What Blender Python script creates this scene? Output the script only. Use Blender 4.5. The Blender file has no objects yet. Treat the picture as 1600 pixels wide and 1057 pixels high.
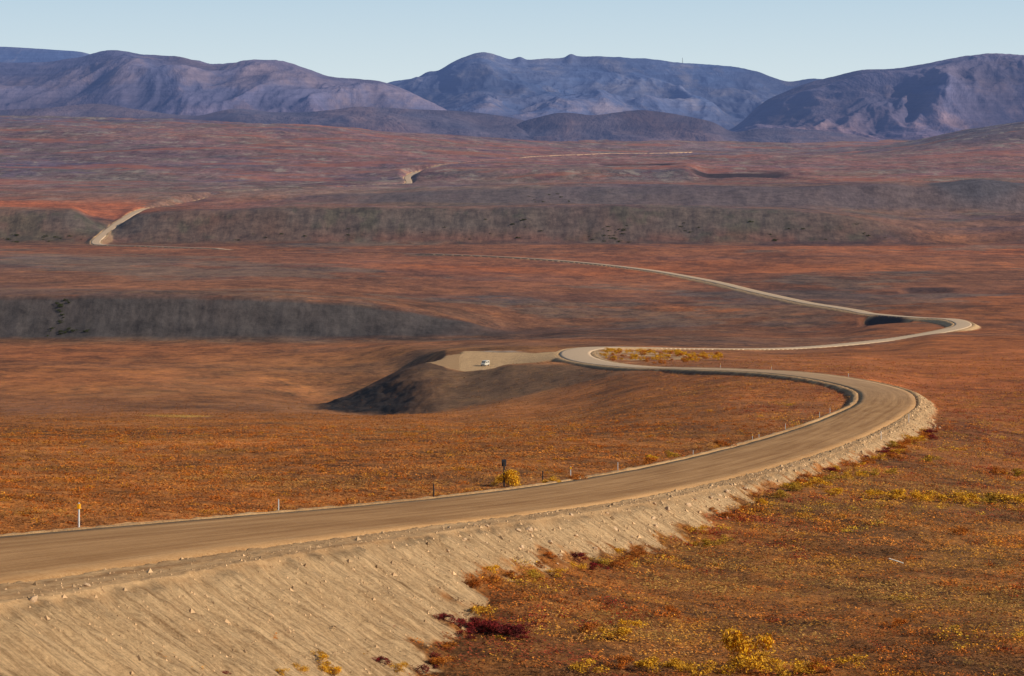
import bpy, bmesh, math, random, time
import numpy as np
from mathutils import Vector, Matrix
T0=time.time()
random.seed(5); rng=np.random.default_rng(5)
F=4444.4; EYE=200.0
scene=bpy.context.scene; COL=scene.collection

# ---------------------------------------------------------------- helpers
def lin(c):
    c=np.array(c,float)/255.0
    return np.where(c<=0.04045,c/12.92,((c+0.055)/1.055)**2.4)
def rgba(c): 
    l=lin(c); return (float(l[0]),float(l[1]),float(l[2]),1.0)
def sstep(a,b,x):
    t=np.clip((x-a)/(b-a),0,1); return t*t*(3-2*t)
def _h(ix,iy,seed):
    h=(ix*374761393+iy*668265263+seed*1442695041)&0xffffffff
    h=((h^(h>>13))*1274126177)&0xffffffff
    h=((h^(h>>15))*2246822519)&0xffffffff
    return ((h^(h>>16))&0xffffff)/float(0xffffff)
def vnoise(x,y,seed):
    fx=np.floor(x); fy=np.floor(y); ix=fx.astype(np.int64); iy=fy.astype(np.int64)
    tx=x-fx; ty=y-fy; tx=tx*tx*(3-2*tx); ty=ty*ty*(3-2*ty)
    a=_h(ix,iy,seed); b=_h(ix+1,iy,seed); c=_h(ix,iy+1,seed); d=_h(ix+1,iy+1,seed)
    return ((a*(1-tx)+b*tx)*(1-ty)+(c*(1-tx)+d*tx)*ty)*2-1
def fbm(x,y,size,octv,seed,gain=0.5):
    s=0;a=1;n=0;f=1.0/size
    for i in range(octv):
        ca,sa=math.cos(i*1.1+.3),math.sin(i*1.1+.3)
        s=s+a*vnoise((x*ca-y*sa)*f,(x*sa+y*ca)*f,seed+i*17); n+=a; a*=gain; f*=2.03
    return s/n
def ridged(x,y,size,octv,seed,gain=0.5):
    s=0;a=1;n=0;f=1.0/size
    for i in range(octv):
        ca,sa=math.cos(i*0.35),math.sin(i*0.35)
        v=vnoise((x*ca-y*sa)*f,(x*sa+y*ca)*f,seed+i*13)
        s=s+a*(1-np.sqrt(v*v+0.006)*1.6); n+=a; a*=gain; f*=2.1
    return s/n
def pchip(xk,yk,x):
    xk=np.asarray(xk,float); yk=np.asarray(yk,float)
    h=np.diff(xk); d=np.diff(yk)/h; m=np.zeros_like(yk)
    if len(xk)>2:
        w1=2*h[1:]+h[:-1]; w2=h[1:]+2*h[:-1]
        ok=(d[1:]*d[:-1])>0
        with np.errstate(divide='ignore',invalid='ignore'):
            mm=(w1+w2)/(w1/d[:-1]+w2/d[1:])
        m[1:-1]=np.where(ok,mm,0)
    m[0]=d[0]; m[-1]=d[-1]
    xc=np.clip(x,xk[0],xk[-1])
    i=np.clip(np.searchsorted(xk,xc)-1,0,len(xk)-2)
    t=(xc-xk[i])/h[i]
    return ((2*t**3-3*t**2+1)*yk[i]+(t**3-2*t**2+t)*h[i]*m[i]+(-2*t**3+3*t**2)*yk[i+1]+(t**3-t**2)*h[i]*m[i+1])
def grid_mesh(name,X,Y,Z,mat,attrs=None):
    R,C=X.shape
    me=bpy.data.meshes.new(name)
    co=np.stack([X,Y,Z],-1).reshape(-1,3).astype(np.float32)
    idx=np.arange(R*C).reshape(R,C)
    q=np.stack([idx[:-1,:-1],idx[:-1,1:],idx[1:,1:],idx[1:,:-1]],-1).reshape(-1).astype(np.int32)
    nf=(R-1)*(C-1)
    me.vertices.add(R*C); me.vertices.foreach_set("co",co.ravel())
    me.loops.add(nf*4); me.loops.foreach_set("vertex_index",q)
    me.polygons.add(nf); me.polygons.foreach_set("loop_start",np.arange(0,nf*4,4,dtype=np.int32))
    me.update(calc_edges=True)
    me.polygons.foreach_set("use_smooth",np.ones(nf,dtype=bool))
    for k,v in (attrs or {}).items():
        if v.shape[-1]==4:
            a=me.attributes.new(k,'FLOAT_COLOR','POINT'); a.data.foreach_set("color",v.reshape(-1).astype(np.float32))
        else:
            a=me.attributes.new(k,'FLOAT_VECTOR','POINT'); a.data.foreach_set("vector",v.reshape(-1).astype(np.float32))
    me.materials.append(mat)
    ob=bpy.data.objects.new(name,me); COL.objects.link(ob); return ob
def tri_mesh(name,V,C,mat,nv=3):
    n=V.shape[0]; me=bpy.data.meshes.new(name)
    me.vertices.add(n*nv); me.vertices.foreach_set("co",V.reshape(-1).astype(np.float32))
    me.loops.add(n*nv); me.loops.foreach_set("vertex_index",np.arange(n*nv,dtype=np.int32))
    me.polygons.add(n); me.polygons.foreach_set("loop_start",np.arange(0,n*nv,nv,dtype=np.int32))
    me.update(calc_edges=True)
    if C is not None:
        a=me.attributes.new("col",'FLOAT_COLOR','POINT'); a.data.foreach_set("color",np.repeat(C,nv,axis=0).reshape(-1).astype(np.float32))
    me.materials.append(mat); return me
def tag(ob,label=None,cat=None,kind=None,group=None):
    if label: ob["label"]=label
    if cat: ob["category"]=cat
    if kind: ob["kind"]=kind
    if group: ob["group"]=group

# ---------------------------------------------------------------- node helper
class NT:
    def __init__(s,name):
        s.m=bpy.data.materials.new(name); s.m.use_nodes=True; s.t=s.m.node_tree; s.t.nodes.clear()
        s.out=s.n('ShaderNodeOutputMaterial')
    def n(s,typ,**kw):
        nd=s.t.nodes.new(typ)
        for k,v in kw.items(): setattr(nd,k,v)
        return nd
    def l(s,a,b): s.t.links.new(a,b)
    def inp(s,node,key,v):
        if hasattr(v,'is_linked') or hasattr(v,'links'): s.l(v,node.inputs[key])
        else: node.inputs[key].default_value=v
    def math(s,op,a,b=0.0,c=0.0,clamp=False):
        nd=s.n('ShaderNodeMath',operation=op); nd.use_clamp=clamp
        s.inp(nd,0,a); s.inp(nd,1,b); s.inp(nd,2,c); return nd.outputs[0]
    def mix(s,f,a,b,mode='MIX'):
        nd=s.n('ShaderNodeMix',data_type='RGBA',blend_type=mode); nd.clamp_factor=True
        s.inp(nd,0,f); s.inp(nd,6,a); s.inp(nd,7,b); return nd.outputs[2]
    def noise(s,vec,scale,detail=3,rough=0.55,dist=0.0):
        nd=s.n('ShaderNodeTexNoise'); s.inp(nd,'Vector',vec); nd.inputs['Scale'].default_value=scale
        nd.inputs['Detail'].default_value=detail; nd.inputs['Roughness'].default_value=rough; nd.inputs['Distortion'].default_value=dist
        return nd.outputs['Fac']
    def mr(s,v,a,b,c,d):
        nd=s.n('ShaderNodeMapRange'); s.inp(nd,0,v)
        for i,k in enumerate((a,b,c,d)): nd.inputs[i+1].default_value=k
        return nd.outputs[0]
    def vmul(s,v,m):
        nd=s.n('ShaderNodeVectorMath',operation='MULTIPLY'); s.inp(nd,0,v); nd.inputs[1].default_value=m; return nd.outputs[0]
    def scale_col(s,col,f):
        nd=s.n('ShaderNodeVectorMath',operation='SCALE'); s.inp(nd,0,col); s.inp(nd,3,f); return nd.outputs[0]
    def attr(s,name): 
        return s.n('ShaderNodeAttribute',attribute_name=name)
    def bsdf(s,col,rough=0.95,spec=0.15,normal=None,haze=None):
        b=s.n('ShaderNodeBsdfPrincipled'); s.inp(b,'Base Color',col); s.inp(b,'Roughness',rough)
        b.inputs['Specular IOR Level'].default_value=spec
        if normal is not None: s.l(normal,b.inputs['Normal'])
        if haze is None: s.l(b.outputs[0],s.out.inputs[0]); return b
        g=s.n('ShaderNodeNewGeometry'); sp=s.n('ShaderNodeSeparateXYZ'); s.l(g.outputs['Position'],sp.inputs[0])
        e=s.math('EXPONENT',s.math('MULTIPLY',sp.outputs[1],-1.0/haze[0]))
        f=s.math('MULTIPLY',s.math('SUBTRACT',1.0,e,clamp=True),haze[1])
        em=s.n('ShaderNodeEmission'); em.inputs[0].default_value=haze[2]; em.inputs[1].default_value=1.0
        mx=s.n('ShaderNodeMixShader'); s.l(f,mx.inputs[0]); s.l(b.outputs[0],mx.inputs[1]); s.l(em.outputs[0],mx.inputs[2])  # aerial haze painted in as emission growing with world Y, no volume
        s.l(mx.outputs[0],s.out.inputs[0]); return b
    def bump(s,h,strength,dist):
        b=s.n('ShaderNodeBump'); b.inputs['Strength'].default_value=strength; b.inputs['Distance'].default_value=dist
        s.l(h,b.inputs['Height']); return b.outputs[0]
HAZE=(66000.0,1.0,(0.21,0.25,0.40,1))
HAZEM=(46000.0,1.0,(0.135,0.21,0.47,1))  # bluer painted haze glow for the mountains

# ---------------------------------------------------------------- materials
def mat_ground():
    k=NT("tundra_ground"); g=k.n('ShaderNodeNewGeometry'); P=g.outputs['Position']; Q=k.vmul(P,(1,0.38,1))
    col=k.attr("col").outputs['Color']; mk=k.attr("mask"); sp=k.n('ShaderNodeSeparateColor'); k.l(mk.outputs['Color'],sp.inputs[0])
    gravel,bank,shoulder=sp.outputs[0],sp.outputs[1],sp.outputs[2]; farm=mk.outputs['Alpha']
    sd=k.attr("sd").outputs['Vector']
    n1=k.noise(P,2.2,5,0.65); n2=k.noise(P,0.33,5,0.65); n3=k.noise(Q,0.055,6,0.7); n4=k.noise(Q,0.011,6,0.65); n5=k.noise(Q,0.003,6,0.6)
    v=k.math('ADD',k.mr(n1,0.36,0.64,-0.35,0.35),k.mr(n2,0.36,0.64,-0.38,0.38))
    v=k.math('ADD',v,k.mr(n3,0.38,0.62,-0.34,0.34)); v=k.math('ADD',v,k.mr(n4,0.39,0.61,-0.20,0.20))
    v=k.math('ADD',v,k.mr(n5,0.39,0.61,-0.15,0.15))
    fac=k.math('MAXIMUM',k.math('ADD',v,1.05),0.35)
    veg=k.scale_col(col,fac)
    r=k.mr(k.noise(Q,0.11,5,0.7,0.5),0.52,0.64,0,0.6)
    veg=k.mix(r,veg,k.mix(1.0,veg,(1.22,1.18,0.85,1),'MULTIPLY'))
    r2=k.mr(k.noise(Q,0.013,7,0.75,0.4),0.55,0.61,0,0.5)
    veg=k.mix(r2,veg,k.mix(1.0,veg,(0.60,0.76,0.95,1),'MULTIPLY'))
    r4=k.mr(k.noise(k.vmul(P,(0.35,0.8,1)),0.0042,7,0.72,0.4),0.54,0.59,0,0.6)
    veg=k.mix(r4,veg,k.mix(1.0,veg,(0.56,0.66,0.95,1),'MULTIPLY'))
    r3=k.mr(k.noise(Q,0.13,4,0.65),0.57,0.62,0,0.5)
    veg=k.mix(r3,veg,k.mix(1.0,veg,(0.38,0.46,0.50,1),'MULTIPLY'))
    q1=k.math('MULTIPLY',k.mr(k.noise(Q,0.016,7,0.8,0.3),0.545,0.59,0,0.62),farm); veg=k.mix(q1,veg,rgba((160,144,126)))
    q2=k.math('MULTIPLY',k.mr(k.noise(k.vmul(P,(1.3,.5,1)),0.0105,7,0.78,0.3),0.55,0.59,0,0.6),farm); veg=k.mix(q2,veg,rgba((90,50,56)))
    q3=k.math('MULTIPLY',k.mr(k.noise(k.vmul(P,(0.3,.5,1)),0.006,6,0.7,0.3),0.53,0.58,0,0.6),farm); veg=k.mix(q3,veg,rgba((162,92,64)))
    st=k.noise(k.vmul(P,(1,0.2,0.3)),0.25,6,0.7); st2=k.noise(P,0.05,7,.78)
    bk=k.scale_col(col,k.mr(k.math('ADD',k.math('MULTIPLY',st,0.35),k.math('MULTIPLY',st2,0.65)),0.38,0.62,0.5,1.5))
    c=k.mix(bank,veg,bk)
    rill=k.noise(k.vmul(sd,(1.0,0.09,1)),2.8,7,0.74,0.2); rl2=k.noise(k.vmul(sd,(1.0,0.07,1)),1.1,5,0.6,0.2); gn=k.noise(P,5.0,7,0.8); g2=k.noise(P,0.4,5,0.65)
    gf=k.math('ADD',k.math('MULTIPLY',rill,0.52),k.math('ADD',k.math('MULTIPLY',gn,0.32),k.math('MULTIPLY',rl2,0.16)))
    gc=k.mix(k.mr(gf,0.39,0.56,0,1),rgba((128,94,60)),rgba((228,186,134)))
    gc=k.mix(k.mr(g2,0.46,0.68,0,0.4),gc,rgba((186,144,98)))
    str_=k.noise(k.vmul(sd,(0.03,1.0,0)),1.0,5,0.7,0.2)
    sc=k.mix(k.mr(k.math('ADD',k.math('MULTIPLY',str_,.5),k.math('MULTIPLY',gn,.5)),0.40,0.60,0,1),rgba((152,110,68)),rgba((212,168,116)))
    gc=k.mix(shoulder,gc,sc)
    c=k.mix(gravel,c,gc)
    hb=k.math('ADD',k.math('MULTIPLY',n1,0.5),k.math('MULTIPLY',n2,1.2))
    hg=k.math('ADD',k.math('MULTIPLY',rill,1.0),k.math('ADD',k.math('MULTIPLY',gn,0.30),k.math('MULTIPLY',rl2,0.6)))
    hg=k.math('MULTIPLY',hg,k.math('SUBTRACT',1.0,k.math('MULTIPLY',shoulder,0.8)))
    hh=k.n('ShaderNodeMix',data_type='FLOAT'); k.l(gravel,hh.inputs[0]); k.l(hb,hh.inputs[2]); k.l(hg,hh.inputs[3])
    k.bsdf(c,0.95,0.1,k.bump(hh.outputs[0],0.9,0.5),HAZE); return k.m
def mat_road():
    k=NT("gravel_road"); P=k.n('ShaderNodeNewGeometry').outputs['Position']
    sdn=k.attr("sd").outputs['Vector']; sp=k.n('ShaderNodeSeparateXYZ'); k.l(sdn,sp.inputs[0])
    d=sp.outputs[1]; far=sp.outputs[2]
    tr=k.noise(k.vmul(sdn,(0.02,1.0,0)),1.1,5,0.7,0.2); pt=k.noise(k.vmul(sdn,(0.12,0.6,0)),0.5,5,0.65); fn=k.noise(P,5,6,0.75)
    f=k.math('ADD',k.math('MULTIPLY',tr,0.55),k.math('ADD',k.math('MULTIPLY',pt,0.25),k.math('MULTIPLY',fn,0.25)))
    c=k.mix(k.mr(f,0.42,0.66,0,1),rgba((144,100,56)),rgba((194,146,94)))
    ad=k.math('ADD',k.math('ABSOLUTE',d),k.mr(k.noise(k.vmul(sdn,(0.3,0.3,0)),1,4,.6),0.3,0.7,-1.0,1.0))
    e=k.mr(ad,3.4,5.4,0,0.4)
    c=k.mix(e,c,k.mix(k.mr(fn,0.4,0.6,0,1),rgba((160,120,76)),rgba((212,170,118))))
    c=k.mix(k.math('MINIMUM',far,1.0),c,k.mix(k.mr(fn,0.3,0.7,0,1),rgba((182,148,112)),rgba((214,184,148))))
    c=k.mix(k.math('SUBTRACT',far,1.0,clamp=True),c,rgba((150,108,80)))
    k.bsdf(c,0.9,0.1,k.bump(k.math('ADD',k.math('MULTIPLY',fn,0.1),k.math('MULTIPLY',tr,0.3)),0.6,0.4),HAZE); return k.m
def mat_hill(name,c1,c2,c3,seed):
    k=NT(name); P=k.n('ShaderNodeNewGeometry').outputs['Position']; col=k.attr("col").outputs['Color']
    a=k.noise(k.vmul(P,(1,.35,1)),0.003,8,0.66,0.3); b=k.noise(P,0.0008,6,0.6,0.4)
    c=k.mix(k.mr(b,0.40,0.60,0,1),rgba(c1),rgba(c2))
    c=k.mix(k.math('MULTIPLY',k.mr(a,0.5,0.62,0,1),0.55),c,rgba(c3))
    led=k.noise(k.vmul(P,(0.0006,0.0006,0.038)),1.0,6,0.72,0.3)
    c=k.scale_col(c,k.mr(led,0.37,0.63,0.84,1.16))
    fine=k.noise(P,0.012,7,0.78); c=k.scale_col(c,k.mr(fine,0.36,0.64,0.85,1.15))
    c=k.mix(1.0,c,col,'MULTIPLY')
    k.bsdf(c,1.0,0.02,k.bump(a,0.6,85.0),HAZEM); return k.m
def mat_leaf(name,base=None):
    k=NT(name)
    if base is None: c=k.attr("col").outputs['Color']
    else:
        oi=k.n('ShaderNodeObjectInfo'); P=k.n('ShaderNodeNewGeometry').outputs['Position']
        c=k.mix(oi.outputs['Random'],rgba(base[0]),rgba(base[1])); c=k.mix(k.mr(k.noise(P,2.5,3,.6),0.42,0.6,0,1),c,rgba(base[2]))
    b=k.bsdf(c,0.8,0.08); return k.m
def mat_plain(name,c,rough=0.7,var=0.25,sc=6.0,metal=0.0):
    k=NT(name); P=k.n('ShaderNodeTexCoord').outputs['Object']; n=k.noise(P,sc,5,0.65)
    col=k.scale_col(k.mix(0.0,rgba(c),rgba(c)),k.mr(n,0.3,0.7,1-var,1+var))
    b=k.bsdf(col,rough,0.3); b.inputs['Metallic'].default_value=metal; return k.m

M_ground=mat_ground(); M_road=mat_road()

# ---------------------------------------------------------------- land sections (image pixel column, range, depth below the viewpoint)
def D(*pts):  # image pixel column and row at a chosen range, back-projected to depth
    return [(p[0],p[2],(p[1]-180.0)*p[2]/F) for p in pts]
def Hh(y,*pts): return [(p[0],y,p[1]) for p in pts]
S=[]
def row(name,pts,cl,cm,cr): S.append((name,pts,cl,cm,cr))
c_l=(158,96,44); c_r=(140,88,42)
row('A',Hh(2,(0,1.9)),c_r,c_r,c_r)
row('B',Hh(30,(0,8.8)),c_r,c_r,c_r)
row('C',Hh(60,(0,14.5)),c_r,c_r,c_r)
row('D',Hh(90,(-600,17.0),(0,19.2),(600,20.2),(1600,20.5)),c_r,c_r,c_r)
row('E',Hh(116,(-600,17.2),(-200,18.0),(0,19.4),(300,21.5),(600,23.3),(1000,23.8),(1600,24)),c_l,c_r,c_r)
row('F',Hh(146,(-600,19.9),(0,20.9),(400,22.4),(790,24.5),(1100,26),(1600,26.5)),c_l,(142,88,42),c_r)
row('G',Hh(192,(-600,24.4),(0,25.2),(600,26.6),(800,27.2),(1092,28.9),(1600,30)),c_l,c_l,(150,96,44))
row('H',Hh(235,(-600,29.2),(0,29.5),(800,30.2),(1000,31.0),(1178,31.6),(1600,33.3)),c_l,c_l,(146,92,42))
row('I',Hh(355,(0,41),(800,41),(1280,41.3),(1404,41.8),(1600,44)),c_l,c_l,(148,88,42))
row('J',D((0,662,600),(300,655,700),(500,651,780),(600,650,850),(700,646,860),(800,632,870),(900,614,870),(1000,594,845),(1100,585,815),(1240,592,700),(1330,614,600),(1450,632,560),(1600,622,600)),(150,92,46),(140,86,46),(152,86,44))
row('L',D((0,640,900),(300,636,960),(450,641,960),(500,641,1000),(560,644,985),(600,645,970),(680,641,940),(800,620,935),(900,598,930),(1000,582,895),(1100,578.5,850),(1240,580,760),(1330,591,680),(1450,604,700),(1600,600,720)),(130,84,56),(132,86,52),(154,86,46))
row('M',D((0,608,1130),(300,616,1120),(400,622,1110),(450,629,1100),(500,632,1090),(530,624,1090),(560,612,1090),(600,594,1095),(640,577,1105),(670,571,1110),(700,579,1095),(720,583,1085),(760,579,1078),(800,573,1062),(900,572,1025),(1000,574.5,965),(1100,570,930),(1240,571,850),(1450,576,850),(1600,576,860)),(150,92,54),(140,94,62),(156,88,46))
row('M1',D((0,592,1240),(300,600,1230),(400,608,1220),(450,617,1210),(500,628,1200),(560,620,1195),(600,606,1195),(640,592,1190),(670,575,1180),(700,567,1140),(720,567,1140),(760,567,1140),(800,566,1140),(900,562,1120),(1000,564,1070),(1100,563,1040),(1240,563,1000),(1450,564,1000),(1600,564,1000)),(154,92,56),(140,92,60),(156,88,48))
row('M2',D((0,572,1400),(400,576,1410),(500,578,1420),(600,576,1420),(640,570,1400),(670,560,1350),(700,552,1230),(800,549,1210),(900,547,1210),(1000,554,1170),(1100,557,1160),(1240,558,1140),(1600,552,1150)),(156,94,58),(142,94,60),(156,88,50))
row('M3',D((0,558,1540),(500,557,1560),(700,545,1450),(900,543,1360),(960,546,1300),(1000,547.5,1305),(1100,547,1370),(1250,545.5,1470),(1380,534,1550),(1470,521,1600),(1600,530,1450)),(154,90,56),(142,92,58),(156,88,50))
row('N',D((0,545,1700),(500,541,1680),(700,535,1620),(900,530,1620),(1100,531,1600),(1300,532,1600),(1380,523,1640),(1470,517,1680),(1600,515,1700)),(154,90,56),(144,88,58),(152,88,54))
row('O',D((0,530,1850),(600,527,1850),(800,524,1850),(900,516,1900),(1100,512,1930),(1300,506,1930),(1400,502,1880),(1500,501,1860),(1600,497,1890)),(118,80,60),(116,78,60),(140,84,56))
row('P',D((0,462,1905),(200,461,1905),(400,464,1905),(500,470,1905),(600,479,1905),(700,495,1915),(800,514,1920),(900,511,1960),(1100,503,2010),(1300,493,2020),(1500,489,2000),(1600,489,2000)),(142,86,60),(126,82,62),(132,82,58))
row('Q',D((0,447,2300),(400,452,2250),(700,470,2250),(900,476,2250),(1100,468,2350),(1300,474,2250),(1600,466,2300)),(134,84,62),(128,80,60),(126,78,58))
row('R',D((0,408,3000),(800,420,3000),(1100,426,3000),(1300,424,3000),(1600,425,3000)),(120,82,70),(142,84,62),(132,82,62))
row('S',D((0,386,3900),(800,386,3900),(1600,384,3900)),(148,86,58),(136,84,62),(156,88,58))
row('T',D((0,379,4200),(400,380,4200),(1200,381,4200),(1450,381,4200),(1600,375,4200)),(110,76,62),(114,76,62),(114,76,62))
row('U',D((0,326,4390),(110,327,4390),(150,345,4370),(180,350,4370),(215,336,4390),(300,328,4390),(500,324,4370),(800,323,4370),(1200,328,4370),(1330,338,4360),(1420,356,4350),(1500,364,4350),(1600,352,4400)),(132,88,72),(120,86,78),(128,86,74))
row('V',D((0,318,4900),(300,323,4900),(500,321,4850),(800,320,4800),(1200,322,4800),(1400,330,4900),(1600,332,4900)),(164,90,60),(116,86,78),(120,88,78))
row('W',D((0,308,5300),(400,304,5250),(550,303,5200),(700,297,5100),(850,292,5050),(1200,290,5050),(1400,292,5050),(1450,296,5050),(1600,293,5050)),(128,90,80),(126,98,90),(122,88,80))
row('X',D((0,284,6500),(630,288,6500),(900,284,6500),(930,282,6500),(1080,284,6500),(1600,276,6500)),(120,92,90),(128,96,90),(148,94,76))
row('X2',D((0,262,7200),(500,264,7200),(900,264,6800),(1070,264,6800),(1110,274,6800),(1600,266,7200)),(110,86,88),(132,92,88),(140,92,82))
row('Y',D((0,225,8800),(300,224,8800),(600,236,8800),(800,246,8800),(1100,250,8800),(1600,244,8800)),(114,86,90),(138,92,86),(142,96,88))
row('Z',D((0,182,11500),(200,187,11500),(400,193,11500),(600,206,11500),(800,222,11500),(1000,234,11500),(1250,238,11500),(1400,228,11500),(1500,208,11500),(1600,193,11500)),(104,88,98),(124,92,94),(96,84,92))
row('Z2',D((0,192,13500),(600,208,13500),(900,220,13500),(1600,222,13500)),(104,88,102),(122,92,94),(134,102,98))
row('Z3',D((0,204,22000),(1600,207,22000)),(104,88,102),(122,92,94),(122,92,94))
NAMES=[s[0] for s in S]; KI={n:i for i,n in enumerate(NAMES)}

pxc=np.concatenate([np.arange(-1400,-60,22.0),np.arange(-60,1660,2.4),np.arange(1662,3000,22.0)])
ys=[2.0]
while ys[-1]<22000:
    y=ys[-1]
    g=0.09 if y<80 else 0.0026 if y<300 else 0.0033 if y<2200 else 0.0038 if y<6000 else 0.005 if y<13000 else 0.03
    ys.append(y*(1+g))
ys=np.array(ys)
nR,nC=len(ys),len(pxc); 
YK=np.zeros((len(S),nC)); HK=np.zeros((len(S),nC)); CK=np.zeros((len(S),nC,3))
for i,(nm,pts,cl,cm,cr) in enumerate(S):
    if len(pts)==1: YK[i]=pts[0][1]; HK[i]=pts[0][2]
    else:
        a=np.array(pts,float); YK[i]=pchip(a[:,0],a[:,1],pxc); HK[i]=pchip(a[:,0],a[:,2],pxc)
    L=np.array([lin(cl),lin(cm),lin(cr)])
    for c in range(3): CK[i,:,c]=np.interp(pxc,[100,750,1500],L[:,c])
for i in range(1,len(S)): YK[i]=np.maximum(YK[i],YK[i-1]+2.0)
Hm=np.zeros((nR,nC)); TI=np.zeros((nR,nC)); CC=np.zeros((nR,nC,3))
ki=np.arange(len(S))
for j in range(nC):
    Hm[:,j]=pchip(YK[:,j],HK[:,j],ys); TI[:,j]=np.interp(ys,YK[:,j],ki)
    for c in range(3): CC[:,j,c]=np.interp(ys,YK[:,j],CK[:,j,c])
PX=np.broadcast_to(pxc[None,:],(nR,nC)); Y=np.broadcast_to(ys[:,None],(nR,nC)).copy(); X=(PX-800)/F*Y
Z=EYE-Hm
# ---------------------------------------------------------------- road centre line
RP=[(-52,-20,5.0),(-46,30,9.5),(-37,66,13.2)]
RD=[(0,868,120),(400,826,150),(800,784,195),(1000,753,235),(1150,720,285),(1278,682,355),(1356,649,440),(1386,628,520),(1375,610,590),(1318,595,655),(1230,583,735),(1100,576.5,850),(1000,573.5,950),(930,566,1040),(900,556,1130),(907,547,1210),(955,542.5,1285),(1100,545,1380),(1250,543.5,1480),(1380,532,1560),(1470,518,1640),(1505,508,1720),(1485,499,1810),(1430,496,1900),(1350,489,2030),(1280,477,2180),(1190,458,2430),(1100,437,2750),(1000,422,3050),(850,409,3300),(700,402,3450),(520,400,3600),(345,397,3740),(180,384,4000),(150,380,4130),(163,365,4280),(190,345,4430),(228,327,4800),(285,323,5100),(335,309,5400),(480,298,6000),(560,294,6300),(630,290,6520),(638,276,6950),(655,269,7200),(700,266,7500),(820,252,8800),(950,243,9900),(1080,237.5,10800)]
for (px,py,y) in RD: RP.append(((px-800)/F*y,y,(py-180)*y/F))
RP=np.array(RP,float); RP[:,2]=EYE-RP[:,2]
def catmull(P):
    out=[]
    for i in range(len(P)-1):
        p0=P[max(i-1,0)];p1=P[i];p2=P[i+1];p3=P[min(i+2,len(P)-1)]
        d01=max(np.linalg.norm((p1-p0)[:2]),1e-3)**.5;d12=np.linalg.norm((p2-p1)[:2])**.5;d23=max(np.linalg.norm((p3-p2)[:2]),1e-3)**.5
        if i==0: d01=d12
        if i==len(P)-2: d23=d12
        m1=(p2-p1)+d12*((p1-p0)/d01-(p2-p0)/(d01+d12)); m2=(p2-p1)+d12*((p3-p2)/d23-(p3-p1)/(d12+d23))
        if i==0: m1=p2-p1
        if i==len(P)-2: m2=p2-p1
        L=np.linalg.norm((p2-p1)[:2]); n=max(4,int(L/(1.5 if p1[1]<800 else 3 if p1[1]<2500 else 10)))
        for t in np.linspace(0,1,n,endpoint=False):
            out.append((2*t**3-3*t**2+1)*p1+(t**3-2*t**2+t)*m1+(-2*t**3+3*t**2)*p2+(t**3-t**2)*m2)
    out.append(P[-1]); return np.array(out)
RC=catmull(RP)
RS=np.concatenate([[0],np.cumsum(np.linalg.norm(np.diff(RC[:,:2],axis=0),axis=1))])
RT=np.gradient(RC[:,:2],axis=0); RT/=np.linalg.norm(RT,axis=1)[:,None]; RN=np.stack([RT[:,1],-RT[:,0]],1)
samp=RC[::6]; damp=np.ones((nR,nC))
for p in samp:
    R=60 if p[1]<2500 else 160
    r0,r1=np.searchsorted(ys,max(p[1]-R,2)),np.searchsorted(ys,p[1]+R)
    if p[1]<60: continue
    c0=np.searchsorted(pxc,(p[0]-R)/p[1]*F+800-40); c1=np.searchsorted(pxc,(p[0]+R)/p[1]*F+800+40)
    if r1<=r0 or c1<=c0: continue
    d=np.hypot(X[r0:r1,c0:c1]-p[0],Y[r0:r1,c0:c1]-p[1]); damp[r0:r1,c0:c1]=np.minimum(damp[r0:r1,c0:c1],sstep(R*.1,R,d))
amp=np.interp(ys,[0,90,300,600,1000,2000,3500,5000,7000,11000,14000],[0.1,0.15,0.4,0.6,0.6,1.3,3.0,7,13,18,16])[:,None]
zones=[(0,260,16),(200,900,45),(700,2600,90),(2200,6000,200),(5200,30000,380)]
und=np.zeros((nR,nC)); wsum=np.zeros(nR)
for q,(a,b,w) in enumerate(zones):
    wt=np.clip((ys-a)/(0.3*a+20),0,1)*np.clip((b-ys)/(0.2*b),0,1); sel=np.where(wt>0)[0]
    if len(sel)==0: continue
    und[sel]+=wt[sel,None]*fbm(X[sel],Y[sel]*.7,w,6,90+q,0.6); wsum[sel]+=wt[sel]
Z+=amp*(0.3+0.7*damp)*und/np.maximum(wsum,1e-3)[:,None]
near=np.where(ys<700)[0]
hum=np.zeros((nR,nC)); xx,yy=X[near],Y[near]
hum[near]=0.15*fbm(xx,yy,2.0,3,7)+0.18*fbm(xx,yy,6,2,8)
Z+=hum
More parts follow.
